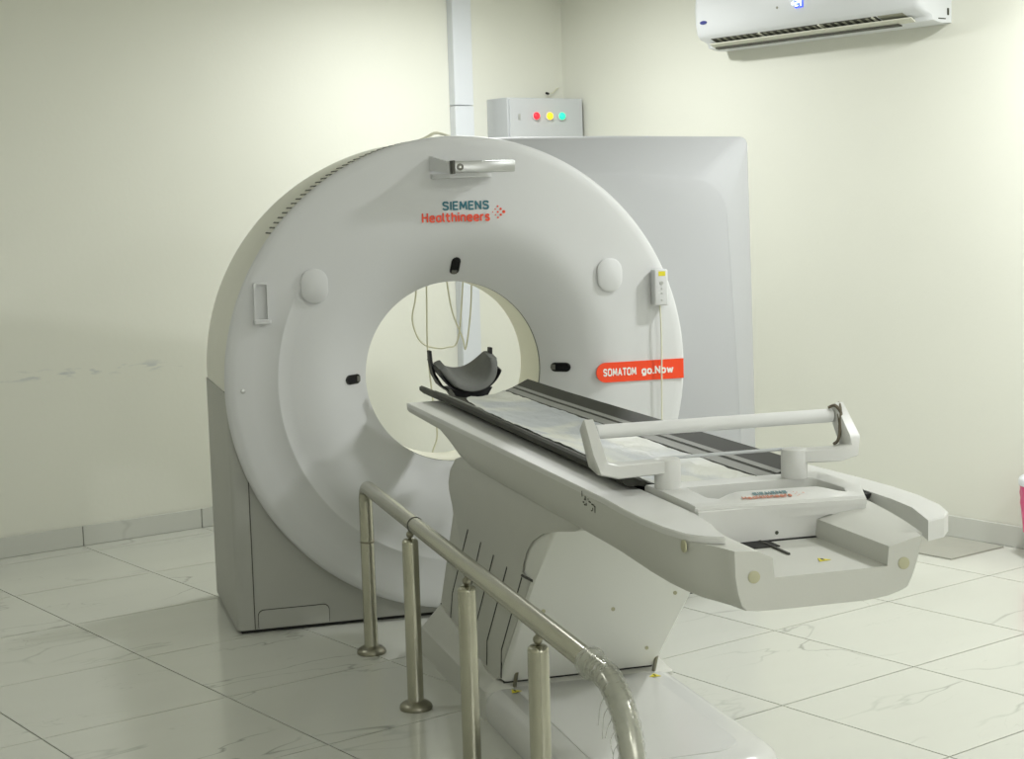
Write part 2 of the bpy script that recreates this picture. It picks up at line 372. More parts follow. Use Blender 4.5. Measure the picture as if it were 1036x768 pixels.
# ceiling light panels (the last two are added fill), the lamp light belongs to each fitting
for i, (x, y, s, p) in enumerate(LAMPS):
    t = thing('ceiling_light', ['small square ceiling light panel to the right of the scanner bore', 'small square ceiling light panel behind the scanner near the corner',
              'small square ceiling light panel by the right wall beyond the foot of the table', 'larger square ceiling panel added as fill light over the open floor', 'square ceiling panel added as fill light to the left of the scanner'][i], 'light', (x, y, CEIL), TH)
    s2 = s / 2
    bm = B(); box(bm, x - s2 - .02, x + s2 + .02, y - s2 - .02, y + s2 + .02, CEIL - .02, CEIL, .004, 1); obj('frame', bm, 'ac', t)
    bm = B(); box(bm, x - s2, x + s2, y - s2, y + s2, CEIL - .026, CEIL - .018); obj('diffuser', bm, 'lamp', t)
    ld = bpy.data.lights.new('ceiling_lamp', 'AREA'); ld.shape = 'SQUARE'; ld.size = s; ld.energy = p; ld.color = LCOL
    lo = bpy.data.objects.new('lamp_light', ld); COL.objects.link(lo); lo.parent = t; lo.location = (0, 0, -.035)

# ------------------------------------------------------------ CT scanner
ZC, RD = .9265, .90
G = thing('ct_scanner', 'large white ring-shaped scanner with a round bore and grey base', 'scanner', (.15, .4, 0))
def fun(r):                              # depth of the front face at radius r
    if r < .62: return .155 * ((.62 - r) / .27) ** 2
    return 0.0
prof = [(.352, .30), (.3505, .17)] + [(r, fun(r)) for r in [.35, .353, .358, .365, .375, .39, .41, .44, .47, .50, .53, .56, .59, .62]]
prof += [(.66, 0), (.700, -.0005), (.7055, -.0035), (.711, -.0035), (.716, -.0005), (.80, 0), (.86, .001), (.885, .004), (.895, .010), (.8995, .02), (.90, .034), (.897, .045), (.60, .045), (.45, .11), (.38, .20), (.37, .30)]
def revolve(bm, prof, n=160, a0=0, a1=360, cx=0, cz=ZC):
    full = abs(a1 - a0) >= 360; rings = []
    for k in range(n if full else n + 1):
        a = math.radians(a0 + (a1 - a0) * k / n)
        rings.append([(cx + r * math.cos(a), y, cz + r * math.sin(a)) for r, y in prof])
    loft(bm, rings, closed=True, caps=not full, wrap=full)
def crease(k):
    a = (k * 360 / 192) % 360; d = min(abs(a - 205), 360 - abs(a - 205)); return max(0, min(1, (62 - d) / 25))
bm = B(); rings = []
for k in range(192):
    a = 2 * PI * k / 192; f = crease(k)
    rings.append([(r * math.cos(a), (y * f if .69 < r < .73 and y < 0 else y), ZC + r * math.sin(a)) for r, y in prof])
loft(bm, rings, wrap=True); face = obj('front_cover', bm, 'white', G, smooth=35)
# bore liner and dark scan ring
bm = B(); revolve(bm, [(.3505, .172), (.3505, .40), (.36, .46), (.385, .53), (.43, .62), (.52, .735), (.60, .74), (.60, .21), (.40, .21), (.372, .172)], 128); obj('bore_liner', bm, 'bore', G, smooth=35)
bm = B(); revolve(bm, [(.3495, .166), (.3495, .1735), (.37, .1735), (.37, .166)], 128); obj('scan_ring_seam', bm, 'seam', G, smooth=35)
# drum cover above the split line
bm = B(); revolve(bm, [(.885, .047), (.895, .055), (.895, .09), (.8975, .094), (.8975, .60), (.89, .72), (.87, .74), (.61, .74), (.61, .047)], 110, -1, 181); drum = obj('drum_cover', bm, 'cream', G, smooth=35)
# ventilation slots on the rim
bm = B()
for row, (y0, y1) in enumerate(((.050, .110), (.125, .175))):
    for k in range(27):
        a = math.radians(143 - k * 1.55 - 1.5); r = .8985
        e = Vector((math.cos(a), 0, math.sin(a))); tt = Vector((-math.sin(a), 0, math.cos(a)))
        rr = bmesh.ops.create_cube(bm, size=1)['verts']
        for v in rr: v.co = Vector((0, (y0 + y1) / 2, ZC)) + e * (r + v.co.x * .003) + tt * (v.co.z * .0052) + Vector((0, v.co.y * (y1 - y0), 0))
obj('vent_slots', bm, 'ventm', drum, kind='stuff')
# grey base, cut out below the bore
def base_profile(x0, x1, z0, z1, r):
    a1 = math.degrees(math.asin((z1 - ZC) / r))
    return [(x0, z0), (x1, z0), (x1, z1)] + arc(0, ZC, r, a1, -180 - a1, 40) + [(x0, z1)]
bm = B(); extr_y(bm, base_profile(-.892, .6105, .014, .902, .61), .048, .74)
es = [e for e in bm.edges if abs(e.verts[0].co.x + .892) < 1e-4 and abs(e.verts[1].co.x + .892) < 1e-4 and abs(e.verts[0].co.z - e.verts[1].co.z) > .5 and e.verts[0].co.y < .1]
bmesh.ops.bevel(bm, geom=es, offset=.025, segments=4, affect='EDGES', profile=.5)
base = obj('base_cover', bm, 'gray', G, smooth=35)
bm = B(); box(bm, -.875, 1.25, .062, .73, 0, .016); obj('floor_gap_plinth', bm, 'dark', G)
bm = B(); box(bm, -.8285, -.8255, .0462, .05, .016, .70); obj('vertical_seam', bm, 'seam', base)
bm = B(); pts = rrect(-.815, -.545, .0, .088, .022)
pts = [(x, max(z, .018)) for x, z in pts]
extr_y(bm, pts, .0462, .05); obj('panel_seam', bm, 'seam', base)
bm = B(); extr_y(bm, [(x * .984 - .0109, .018 + (z - .018) * .96) for x, z in pts], .0440, .05); obj('access_panel', bm, 'gray', base)
bm = B(); box(bm, .83, .93, -.02, .10, 0, .012); obj('levelling_foot', bm, 'dark', G)
# square housing on the right
def housing_ring(kind):
    if kind == 'out':      y, x1, z1, r, flare = None, 1.285, 1.823, .035, .02
    elif kind == 'mid':    y, x1, z1, r, flare = None, 1.265, 1.812, .05, .02
    else:                  y, x1, z1, r, flare = None, 1.135, 1.645, .17, .055
    pts = [(-.02, z1)] + [(.3, z1 + (.003 if kind != 'in' else .03))]
    pts += [(.7, z1 + (0 if kind != 'in' else .025))]
    c = arc(x1 - r, z1 - r - (.012 if kind != 'in' else .0), r, 90, 0, 8)
    pts += c
    n = 6
    for i in range(1, n + 1): pts.append((x1 + flare * math.sin(i / n * PI * .5), (z1 - r - .012) * (1 - i / n) + .018 * (i / n)))
    inner = arc(0, ZC, .62, -90, 90, 20)
    return pts + inner
o_, mi, in_ = housing_ring('out'), housing_ring('mid'), housing_ring('in')
def rg(p, y): return [(a, y, b) for a, b in p]
bm = B(); loft(bm, [rg(mi, .74), rg(o_, .70), rg(o_, .235), rg(mi, .205), rg([(a * .06 + c * .94, b * .06 + d * .94) for (a, b), (c, d) in zip(mi, in_)], .112), rg(in_, .104)])
obj('square_housing', bm, 'housing', G, smooth=40)
# raised control pads and the empty controller holder
def pad(parent, cx, cz, w, h, r, d=.014, mt='white', name='control_pad', y=0):
    bm = B(); p0 = rrect(cx - w / 2, cx + w / 2, cz - h / 2, cz + h / 2, r, 6); k = .006
    p1 = rrect(cx - w / 2 + k, cx + w / 2 - k, cz - h / 2 + k, cz + h / 2 - k, max(r - k, .002), 6)
    loft(bm, [rg(p0, y + .006), rg(p0, y - d + .004), rg(p1, y - d)]); return obj(name, bm, mt, parent, smooth=35)
pad(G, -.56, 1.288, .10, .128, .047); pad(G, .588, 1.283, .10, .128, .047)
ho = thing('controller_holder', 'empty white wall cradle on the left side of the ring', 'holder', (-.7555, 0, 1.235)); ho.parent = G; ho.location = (-.9055, -.4, 1.235)
for k_ in ('label', 'category'): del ho[k_]
ho['label'] = 'empty open-fronted white cradle'
bm = B()
outer = rrect(-.784, -.728, 1.162, 1.309, .006, 3); inner = rrect(-.775, -.737, 1.173, 1.302, .005, 3)
loft(bm, [rg(outer, .004), rg(outer, -.018), rg(inner, -.018), rg(inner, -.003)]); obj('holder_tray', bm, 'white', ho, smooth=35)
bm = B(); box(bm, -.786, -.726, -.026, -.003, 1.158, 1.176, .004); obj('holder_lip', bm, 'white', ho)
# laser windows on the funnel
def on_face(r, a):
    y = fun(r); d = -(2 * .155 * (.62 - r) / .27 ** 2)
    e = Vector((math.cos(a), 0, math.sin(a))); t = Vector((-math.sin(a), 0, math.cos(a)))
    P = Vector((r * math.cos(a), y, ZC + r * math.sin(a)))
    tr = (e + Vector((0, d, 0))).normalized(); n = tr.cross(t); n = n if n.y < 0 else -n
    return P, tr, t, n.normalized()
for a in (90, 180, 0):
    P, tr, t, n = on_face(.412, math.radians(a))
    def pill(L, Wd, off):
        pts = arc(L / 2 - Wd / 2, 0, Wd / 2, -90, 90, 6) + arc(-L / 2 + Wd / 2, 0, Wd / 2, 90, 270, 6); return [(p, q) for p, q in pts]
    bm = B(); p0 = pill(.085, .036, 0); p1 = pill(.076, .027, 0)
    rng = [[P + tr * p + t * q + n * h for p, q in pp] for pp, h in ((p0, -.008), (p0, .003), (p1, .0045), (p1, .002))]
    loft(bm, rng); lw = obj('laser_window', bm, 'black', G, smooth=35)
    bm = B(); C0 = P + tr * (-.029)
    q = [(-.010, -.0105), (.007, -.0105), (.007, .0105), (-.010, .0105)]
    loft(bm, [[C0 + tr * p + t * s_ + n * h for p, s_ in q] for h in (0, .0052)]); obj('aperture', bm, 'smoke', lw)
# small screw caps
for x, z, y in ((-.837, .916, 0), (.0, .045, 0)):
    obj('screw_cap', disc_bm((x, y + .001, z), .009, .003), 'alu', G, smooth=35)
# printing on the face
L0 = FACE(-.0005)
obj('maker_lettering', fit_text('SIEMENS', -.067, .116, .034, FACE(-.0012) @ Matrix.Translation((0, 1.549, 0))), 'teal', G, label='teal SIEMENS lettering')
obj('maker_lettering', fit_text('Healthineers', -.146, .117, .037, FACE(-.0012) @ Matrix.Translation((0, 1.505, 0))), 'orange', G, label='orange Healthineers lettering')
bm = B()
for dx, dz, r in ((.172, 1.538, .0062), (.160, 1.549, .0046), (.160, 1.527, .0046), (.149, 1.559, .0036), (.149, 1.538, .0038), (.149, 1.517, .0036), (.139, 1.549, .0026), (.139, 1.527, .0026), (.129, 1.538, .0022)):
    extr_y(bm, arc(dx, dz, r, 0, 330, 11), -.0018, -.0004)
obj('maker_dot_emblem', bm, 'orange', G, label='orange arrowhead of dots')
bm = B(); pts = arc(.526 + .0385, .904, .0385, 90, 270, 12) + [(.889, .8655), (.889, .9425)]
# the label follows the flat part of the face
extr_y(bm, pts, -.0045, .002); lab = obj('name_label', bm, 'red', G, label='orange-red name label')
obj('label_lettering', fit_text('SOMATOM', .553, .690, .031, FACE(-.0052) @ Matrix.Translation((0, .889, 0)), sw=.20), 'wprint', lab)
obj('label_lettering', fit_text('go.Now', .712, .845, .031, FACE(-.0052) @ Matrix.Translation((0, .889, 0)), sw=.20), 'wprint', lab)
# display arm at the top of the ring
bm = B(); loft(bm, [[(-.112, .004, 1.70), (-.100, .004, 1.70), (-.100, .004, 1.752), (-.112, .004, 1.752)], [(-.062, -.105, 1.684), (-.050, -.105, 1.684), (-.050, -.105, 1.726), (-.062, -.105, 1.726)]])
arm = obj('swivel_bracket', bm, 'white', G)
bm = B(); box(bm, -.056, .186, -.128, -.094, 1.685, 1.728, .006); arm = obj('handle_bar', bm, 'alu', G, smooth=35)
bm = B(); box(bm, -.058, -.044, -.131, -.092, 1.682, 1.731, .003); obj('end_cap', bm, 'seam', arm)
obj('round_button', disc_bm((-.026, -.1275, 1.7065), .013, .003), 'smoke', arm, smooth=35)
bm = B(); box(bm, -.030, -.022, -.1318, -.1300, 1.7025, 1.7105); obj('button_mark', bm, 'wprint', arm)
bm = B(); extr_z(bm, [(-.105, .004), (-.105, -.03), (-.06, -.095), (.05, -.095), (.115, -.05), (.125, .004)], 1.668, 1.684); obj('bracket_shelf', bm, 'white', G)

# hand controller in its holder, with its cord
RC = thing('hand_controller', 'small white hand controller with yellow sticker hanging on the ring', 'remote control', (.785, -.02, 1.16))
bm = B(); box(bm, .757, .815, -.045, -.004, 1.157, 1.298, .007, 3); rb = obj('controller_body', bm, 'white', RC, smooth=35)
bm = B(); box(bm, .775, .803, -.0460, -.0445, 1.272, 1.290); obj('sticker', bm, 'yellow', rb)
for zz, rr in ((1.245, .008), (1.222, .004), (1.205, .004), (1.178, .004)): obj('key', disc_bm((.787, -.0445, zz), rr, .002, 12), 'alu', rb)
bm = B(); tube(bm, catmull([(.787, -.024, 1.16), (.789, -.026, 1.08), (.790, -.025, .98), (.788, -.024, .86), (.786, -.022, .70), (.780, -.02, .52), (.775, -.02, .30), (.765, -.025, .08), (.70, -.06, .006)]), .0032, 8); obj('cord', bm, 'cable', RC, smooth=60)

# ------------------------------------------------------------ patient table
T = thing('patient_table', 'white motorised patient table with overhanging bed and leaning pedestal', 'patient table', (0, -1.4, 0))
# plinth
bm = B()
def plan(hw, y0, y1, r0, r1):   # y0 near end (more negative), y1 far end
    return arc(hw - r1, y1 - r1, r1, 0, 90, 6) + arc(-hw + r1, y1 - r1, r1, 90, 180, 6) + arc(-hw + r0, y0 + r0, r0, 180, 270, 8) + arc(hw - r0, y0 + r0, r0, 270, 360, 8)
def zr(p, z): return [(a, b, z) for a, b in p]
loft(bm, [zr(plan(.308, -1.30, -.43, .02, .03), 0), zr(plan(.308, -1.30, -.43, .02, .03), .095), zr(plan(.302, -1.29, -.437, .02, .03), .101), [(a, b, .112 + (b + 1.27) / .71 * .09) for a, b in plan(.268, -1.27, -.56, .02, .03)], [(a, b, .113 + (b + 1.27) / .71 * .09) for a, b in plan(.25, -1.26, -.57, .02, .03)]])
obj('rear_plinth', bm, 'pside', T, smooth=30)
bm = B()
loft(bm, [zr(plan(.300, -2.14, -1.09, .13, .01), 0), zr(plan(.306, -2.15, -1.09, .13, .01), .02), zr(plan(.306, -2.15, -1.09, .13, .01), .055), zr(plan(.300, -2.14, -1.09, .13, .01), .078), zr(plan(.285, -2.12, -1.10, .13, .01), .092), zr(plan(.262, -2.09, -1.11, .12, .01), .098)])
fp = obj('front_plinth', bm, 'plinthm', T, smooth=45)
bm = B(); loft(bm, [zr(plan(.215, -2.06, -1.13, .10, .01), .096), zr(plan(.213, -2.058, -1.13, .10, .01), .1005)]); obj('plinth_panel', bm, 'plinthm', fp, smooth=30)
def tri_sign(name, cx, cy, z, s, parent, rz=0):
    bm = B(); pts = [(cx + s * math.cos(a + rz), cy + s * math.sin(a + rz)) for a in (PI / 2, PI / 2 + 2.094, PI / 2 + 4.189)]
    extr_z(bm, pts, z, z + .0012); o = obj(name, bm, 'yellow', parent)
    bm = B(); box(bm, cx - .0025, cx + .0025, cy - s * .28, cy + s * .45, z + .001, z + .0018); obj('exclamation_mark', bm, 'ink', o)
tri_sign('warning_triangle', -.225, -1.335, .1004, .021, fp, .3); tri_sign('warning_triangle', .226, -1.34, .1004, .021, fp, -.2)
# pedestal: a leaning side cover shell and a front panel
side = [(-.56, .20), (-.80, .555), (-.775, .572), (-.735, .62), (-.73, .655), (-.76, .70), (-.83, .745), (-.98, .778), (-2.22, .778), (-2.05, .728), (-1.90, .700), (-1.78, .672), (-1.68, .640), (-1.62, .60), (-1.585, .56), (-1.56, .515), (-1.645, .515), (-1.270, .125), (-1.23, .11)]
bm = B(); extr_x(bm, side, -.262, .262)
es = [e for e in bm.edges if abs(e.verts[0].co.x - e.verts[1].co.x) < 1e-5]
bmesh.ops.bevel(bm, geom=es, offset=.008, segments=2, affect='EDGES', profile=.5)
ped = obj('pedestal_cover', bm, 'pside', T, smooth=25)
bm = B(); extr_x(bm, [(-.80, .15), (-1.05, .55), (-1.05, .765), (-1.925, .765), (-1.675, .515), (-1.284, .118), (-1.20, .118)], -.256, .256)
es = [e for e in bm.edges if abs(e.verts[0].co.x - e.verts[1].co.x) < 1e-5 and (e.verts[0].co.y + e.verts[1].co.y) / 2 < -1.2]
bmesh.ops.bevel(bm, geom=es, offset=.022, segments=5, affect='EDGES', profile=.5)
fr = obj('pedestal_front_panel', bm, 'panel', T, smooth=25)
bm = B(); box(bm, -.243, .243, -1.274, -.9, .0985, .119); obj('panel_foot_gap', bm, 'dark', T)
for x in (-.212, .243):
    bm = B(); tube(bm, [(x, -1.285, .098), (x, -1.287, .10), (x, -1.315, .155)], .0065, 8); obj('retaining_pin', bm, 'steeld', T, smooth=60)
for x, z in ((-.20, .40), (.02, .38), (.20, .42), (.03, .585), (.19, .2)):
    yy = -1.278 - (z - .112) * .985; obj('screw_cap', disc_bm((x, yy - .004, z), .006, .003, 10), 'olive', fr)
# grooves in the side cover
GR = [[(-.975, .535), (-.744, .277), (-.695, .156)], [(-1.13, .523), (-.909, .254), (-.883, .149)], [(-1.273, .511), (-1.028, .227), (-1.005, .134)],
      [(-1.417, .504), (-1.168, .219), (-1.154, .138)], [(-1.568, .505), (-1.33, .231), (-1.315, .141)], [(-.695, .156), (-.57, .20)]]
for g in GR:
    for sx in ((-1, 1) if g is not GR[4] else (-1,)):
        bm = B(); w_ = .0028
        for (a, b), (c, d) in zip(g[:-1], g[1:]):
            dv = Vector((c - a, d - b)).normalized(); pv = Vector((-dv.y, dv.x)) * w_
            q = [(a + pv.x, b + pv.y), (c + pv.x, d + pv.y), (c - pv.x, d - pv.y), (a - pv.x, b - pv.y)]
            extr_x(bm, q, sx * .2605, sx * .2632)
        obj('cover_groove', bm, 'dark', ped)
# notch mark
bm = B(); tube(bm, [(-.2635, -1.575, .513), (-.256, -1.655, .513)], .004, 8); obj('notch_bolt', bm, 'seam', ped)
# hull: the long overhanging bed body
def lerp(tab, y):
    for (a, va), (b, vb) in zip(tab[:-1], tab[1:]):
        if a >= y >= b: return va + (vb - va) * (a - y) / (a - b)
    return tab[0][1] if y > tab[0][0] else tab[-1][1]
HB = [(-.33, .836), (-.78, .828), (-1.0, .777), (-1.1, .768), (-2.6, .766), (-3.0, .742)]      # height of the lower side edge
HC = [(-.33, .834), (-.78, .826), (-1.0, .770), (-1.1, .750), (-2.5, .748), (-3.0, .731)]      # height of the keel
HL = [(-.33, .3025), (-2.40, .3025), (-2.55, .3085), (-2.66, .3095), (-2.78, .3025), (-2.868, .286), (-2.908, .268), (-2.95, .251), (-3.0, .238)]
HR = [(-.33, .302), (-2.30, .300), (-2.50, .288), (-2.70, .258), (-2.85, .228), (-2.93, .208), (-3.0, .190)]
def hull_ring(y, trough):
    wl, wr, bz, cz = lerp(HL, y), lerp(HR, y), lerp(HB, y), lerp(HC, y); t = .862 if trough else .866
    def sideof(w_, sgn):
        k = (t - bz)
        return [(sgn * w_, t), (sgn * (w_ - .001), bz + k * .55), (sgn * (w_ - .007), bz + k * .25), (sgn * (w_ - .015), bz + .004), (sgn * (w_ - .026), bz * .45 + cz * .55 ), (sgn * (w_ - .05), cz + .001), (sgn * (w_ - .09), cz)]
    q = max(0, min(1, (-2.6 - y) / .35))
    def right(w_):
        p = sideof(w_, 1); return [(x - dx * q, z + dz * q) for (x, z), dx, dz in zip(p, (0, .010, .016, .020, .026, .032, .044), (0, 0, .002, .006, .008, .004, 0))]
    R = right(wr) + sideof(wl, -1)[::-1]
    if trough: top = [(-.20, .860), (-.185, .858), (-.154, .841), (-.150, .80), (-.05, .80), (.05, .80), (.108, .80), (.112, .841), (.165, .855), (min(.200, wr - .004), .858)]
    else: top = [(-.20, .866), (-.182, .866), (-.178, .8385), (-.150, .8385), (-.05, .8385), (.05, .8385), (.108, .8385), (.195, .8385), (.212, .8385), (.214, .866)]
    return [(x, y, z) for x, z in R + top]
YS = [-.33, -.40, -.55, -.70, -.78, -.86, -.94, -1.0, -1.1, -1.5, -2.0, -2.28, -2.335]
bm = B(); loft(bm, [hull_ring(y, False) for y in YS] + [hull_ring(y, True) for y in (-2.34, -2.44, -2.55, -2.65, -2.75, -2.82, -2.88, -2.92, -2.95, -2.975, -2.993)] + [[(-.025 + (x + .025) * .992, -2.9985, .79 + (z - .79) * .98) for x, _, z in hull_ring(-3.0, True)]])
hull = obj('bed_hull', bm, 'tside', T, smooth=28)
# side decks (flat white shoulders)
DECK = {-1: [(-.303, -.33), (-.303, -2.40), (-.309, -2.55), (-.310, -2.66), (-.303, -2.78), (-.286, -2.868), (-.259, -2.908), (-.226, -2.930), (-.214, -2.87), (-.198, -2.80), (-.180, -2.66), (-.180, -.33)],
        1: [(.303, -.33), (.306, -1.2), (.314, -1.80), (.340, -2.15), (.364, -2.40), (.374, -2.55), (.370, -2.68), (.352, -2.80), (.325, -2.875), (.284, -2.925), (.233, -2.948), (.277, -2.81), (.289, -2.70), (.290, -2.40), (.255, -2.33), (.236, -1.8), (.218, -.9), (.214, -.33)]}
for sx in (-1, 1):
    p = DECK[sx]; cx_ = .25 * sx
    bm = B(); loft(bm, [zr(p, .8625 if sx < 0 else .832), zr(p, .8735), zr([(cx_ + (x - cx_) * .965, -1.6 + (y + 1.6) * .998) for x, y in p], .877)])
    obj('side_deck', bm, 'table', T, smooth=25)
bm = B(); box(bm, -.178, .21, -2.34, -.34, .836, .842); obj('channel_floor', bm, 'carbon', T)
bm = B(); box(bm, -.147, .147, -2.678, -2.60, .7985, .8025); box(bm, -.12, -.01, -2.735, -2.60, .7985, .8025); obj('trough_slot', bm, 'dark', T)
bm = B(); box(bm, -.032, -.027, -2.82, -2.60, .7995, .8045); obj('trough_seam', bm, 'seam', T)
tri_sign('warning_triangle', .012, -2.895, .8005, .017, T, .2)
for x, y, z in ((-.2895, -2.86, .850), (-.195, -2.9975, .805), (.145, -2.9975, .803)):
    if abs(x) > .28: o = disc_bm((x + .0015, y, z), .0135, .004, 18, 'x')
    else: o = disc_bm((x, y, z), .013, .004, 18)
    obj('round_cap', o, 'olive', T, smooth=35)
# stencilled marks on the side of the bed
bm = B()
marks = [(-2.245, .862, .002, .014), (-2.262, .851, .010, .002), (-2.268, .855, .002, .009), (-2.252, .843, .008, .003), (-2.262, .838, .006, .003), (-2.275, .841, .002, .007),
         (-2.290, .856, .002, .002), (-2.297, .851, .012, .003), (-2.318, .848, .014, .003), (-2.335, .846, .006, .003), (-2.338, .838, .002, .014), (-2.322, .837, .002, .007), (-2.312, .832, .007, .002)]
for y, z, ly, lz in marks: box(bm, -.3038, -.3028, y - ly, y + ly * .2, z - lz / 2, z + lz / 2)
obj('side_marks', bm, 'ink', T, label='small black handwritten-looking marks')

# tray (tabletop)
def tz(x): return .858 + .056 * (x / .2) ** 2 if abs(x) < .2 else .914
def tray_ring(y, sc=1.0):
    xs = [-.205 + .41 * i / 24 for i in range(25)]
    up = [(x * sc, tz(x * sc)) for x in xs]
    lip = [(.213 * sc, .910), (.213 * sc, .898), (.200 * sc, .886)]
    dn = [(x, tz(x) - .014) for x in [.175 * sc, .14, .09, .04, 0, -.04, -.09, -.14, -.175 * sc]]
    k = max(0, (-y - .6) / 1.7); return [(x * (1 + .13 * k) + .012 * k, y, z) for x, z in up + lip + dn + [(-x, z) for x, z in lip[::-1]]]
bm = B(); loft(bm, [tray_ring(y, s) for y, s in ((-.145, .99), (-.15, 1), (-.6, 1), (-1.2, 1), (-1.8, 1), (-2.33, 1))])
tray = obj('tray', bm, 'carbon', T, smooth=35, label='dark olive concave bed surface')
for sx in (-1, 1):
    for x0, x1, mt in ((.116, .138, 'rail'), (.146, .158, 'rail')):
        bm = B(); loft(bm, [[(sx * x * (1 + .13 * k) + .012 * k, y, tz(x) + h) for x, h in ((x0, -.002), (x0, .0025), (x1, .0025), (x1, -.002))] for y, k in ((-.16, 0), (-.6, 0), (-2.33, 1.02))]); obj('accessory_rail', bm, mt, tray)
# plastic cover film over the tray
bm = B()
NY, NX = 70, 16; vv = []
for j in range(NY + 1):
    t = j / NY; y = -.155 - t * 2.17
    if y > -.95: k = (-.155 - y) / .795; xl = -.02 - .135 * (k ** .55)
    else: xl = -.155
    row = []
    for i in range(NX + 1):
        x = xl + (.108 - xl) * i / NX
        wr = .0012 * math.sin(x * 90 + y * 17) + .001 * math.sin(y * 61 + x * 33) + random.uniform(-.0006, .0006)
        kk = max(0, (-y - .6) / 1.7); row.append(bm.verts.new((x * (1 + .13 * kk) + .012 * kk, y, tz(x) + .0045 + wr)))
    vv.append(row)
for j in range(NY):
    for i in range(NX): bm.faces.new((vv[j][i], vv[j][i + 1], vv[j + 1][i + 1], vv[j + 1][i]))
fo = obj('plastic_cover', bm, 'film', None, smooth=60); tag(fo, 'creased translucent plastic cover lying along the bed tray', 'cover')

# tail block at the foot of the tray
XC = .035
shell = [(.238, .886), (.232, .870), (.180, .842), (.150, .824), (.147, .803)]
shell = shell + [(-.147, .803), (-.149, .824), (-.154, .842), (-.178, .852), (-.178, .886)]
bm = B(); sc_ = lambda y, k: [(XC + (x - XC) * k, y, z) for x, z in shell]
loft(bm, [[(min(x * 1.18 if x > .2 else x, .286), y, min(z, .853)) for x, z in shell] for y in (-2.338, -2.55)] + [[(x, -2.668, min(z, .8805)) for x, z in shell], [(XC + (x - XC) * .992, -2.672, z - .001 if z > .81 else z) for x, z in [(a, min(b, .879)) for a, b in shell]]])
blkobj = obj('tail_block', bm, 'table', T, smooth=25)
# rim with a hollow
bm = B()
o1 = arc(.262, -2.358, .022, 0, 90, 4) + [(-.174, -2.336), (-.174, -2.60), (-.178, -2.655), (.226, -2.690), (.284, -2.560)]
i1 = arc(.205, -2.445, .03, 0, 90, 4) + [(-.098, -2.415), (-.105, -2.560), (-.075, -2.605), (.210, -2.625), (.235, -2.570)]
loft(bm, [zr(o1, .851), zr(o1, .884), zr([(XC + (x - XC) * .985, -2.51 + (y + 2.51) * .975) for x, y in o1], .8885), zr([(XC + (x - XC) * 1.02, y) for x, y in i1], .8885), zr(i1, .886), zr([(XC + (x - XC) * .97, y) for x, y in i1], .852)])
obj('tail_rim', bm, 'table', blkobj, smooth=35)
# raised front lip that carries the lettering
bm = B(); rings = []
def hump(x):
    def ss(a, b, v): v = max(0, min(1, (v - a) / (b - a))); return v * v * (3 - 2 * v)
    return ss(-.115, -.035, x) * (1 - ss(.14, .215, x))
NX_ = 44
for i in range(NX_ + 1):
    x = -.172 + .398 * i / NX_; h = hump(x); yo = -2.658 - .034 * (i / NX_)
    rings.append([(x, yo + .075 + h * .035, .850), (x, yo + .072 + h * .035, .886 + h * .010), (x, yo + .060 + h * .030, .889 + h * .012), (x, yo + .018, .8885 + h * .002), (x, yo - .001, .882), (x, yo - .001, .870)])
loft(bm, rings); lip = obj('front_lip', bm, 'table', blkobj, smooth=40)
LM = Matrix.Translation((0, -2.654, .8912)) @ Matrix.Rotation(math.radians(-5), 4, 'Z') @ Matrix.Rotation(math.radians(8.5), 4, 'X')
obj('tail_lettering', fit_text('SIEMENS', -.022, .060, .017, LM @ Matrix.Translation((0, .033, .0012)), sw=.15), 'tealf', lip, label='faded teal SIEMENS lettering')
obj('tail_lettering', fit_text('Healthineers', -.054, .062, .018, LM @ Matrix.Translation((0, .009, .0012)), sw=.15), 'orangef', lip, label='faded orange Healthineers lettering')
bm = B()
for dx, dy, r in ((.094, .026, .003), (.080, .030, .0022), (.080, .014, .0022), (.074, .022, .002), (.074, .036, .0018), (.074, .008, .0018)):
    c_ = [LM @ Vector((dx + r * math.cos(a), dy + r * math.sin(a), .0024)) for a in [k * PI / 4 for k in range(8)]]; bm.faces.new([bm.verts.new(p) for p in c_])
obj('tail_dot_emblem', bm, 'orangef', lip)
obj('keyhole', disc_bm((.012, -2.6715, .818), .0045, .002, 10), 'ink', blkobj)
bm = B(); loft(bm, [[(x + .004, y, z - .004) for x, z in [(.286, .878), (.280, .866), (.184, .838), (.152, .822), (.149, .802), (.140, .802), (.140, .866), (.2, .872)]] for y in (-2.50, -2.60)]); obj('side_gap', bm, 'dark', blkobj)

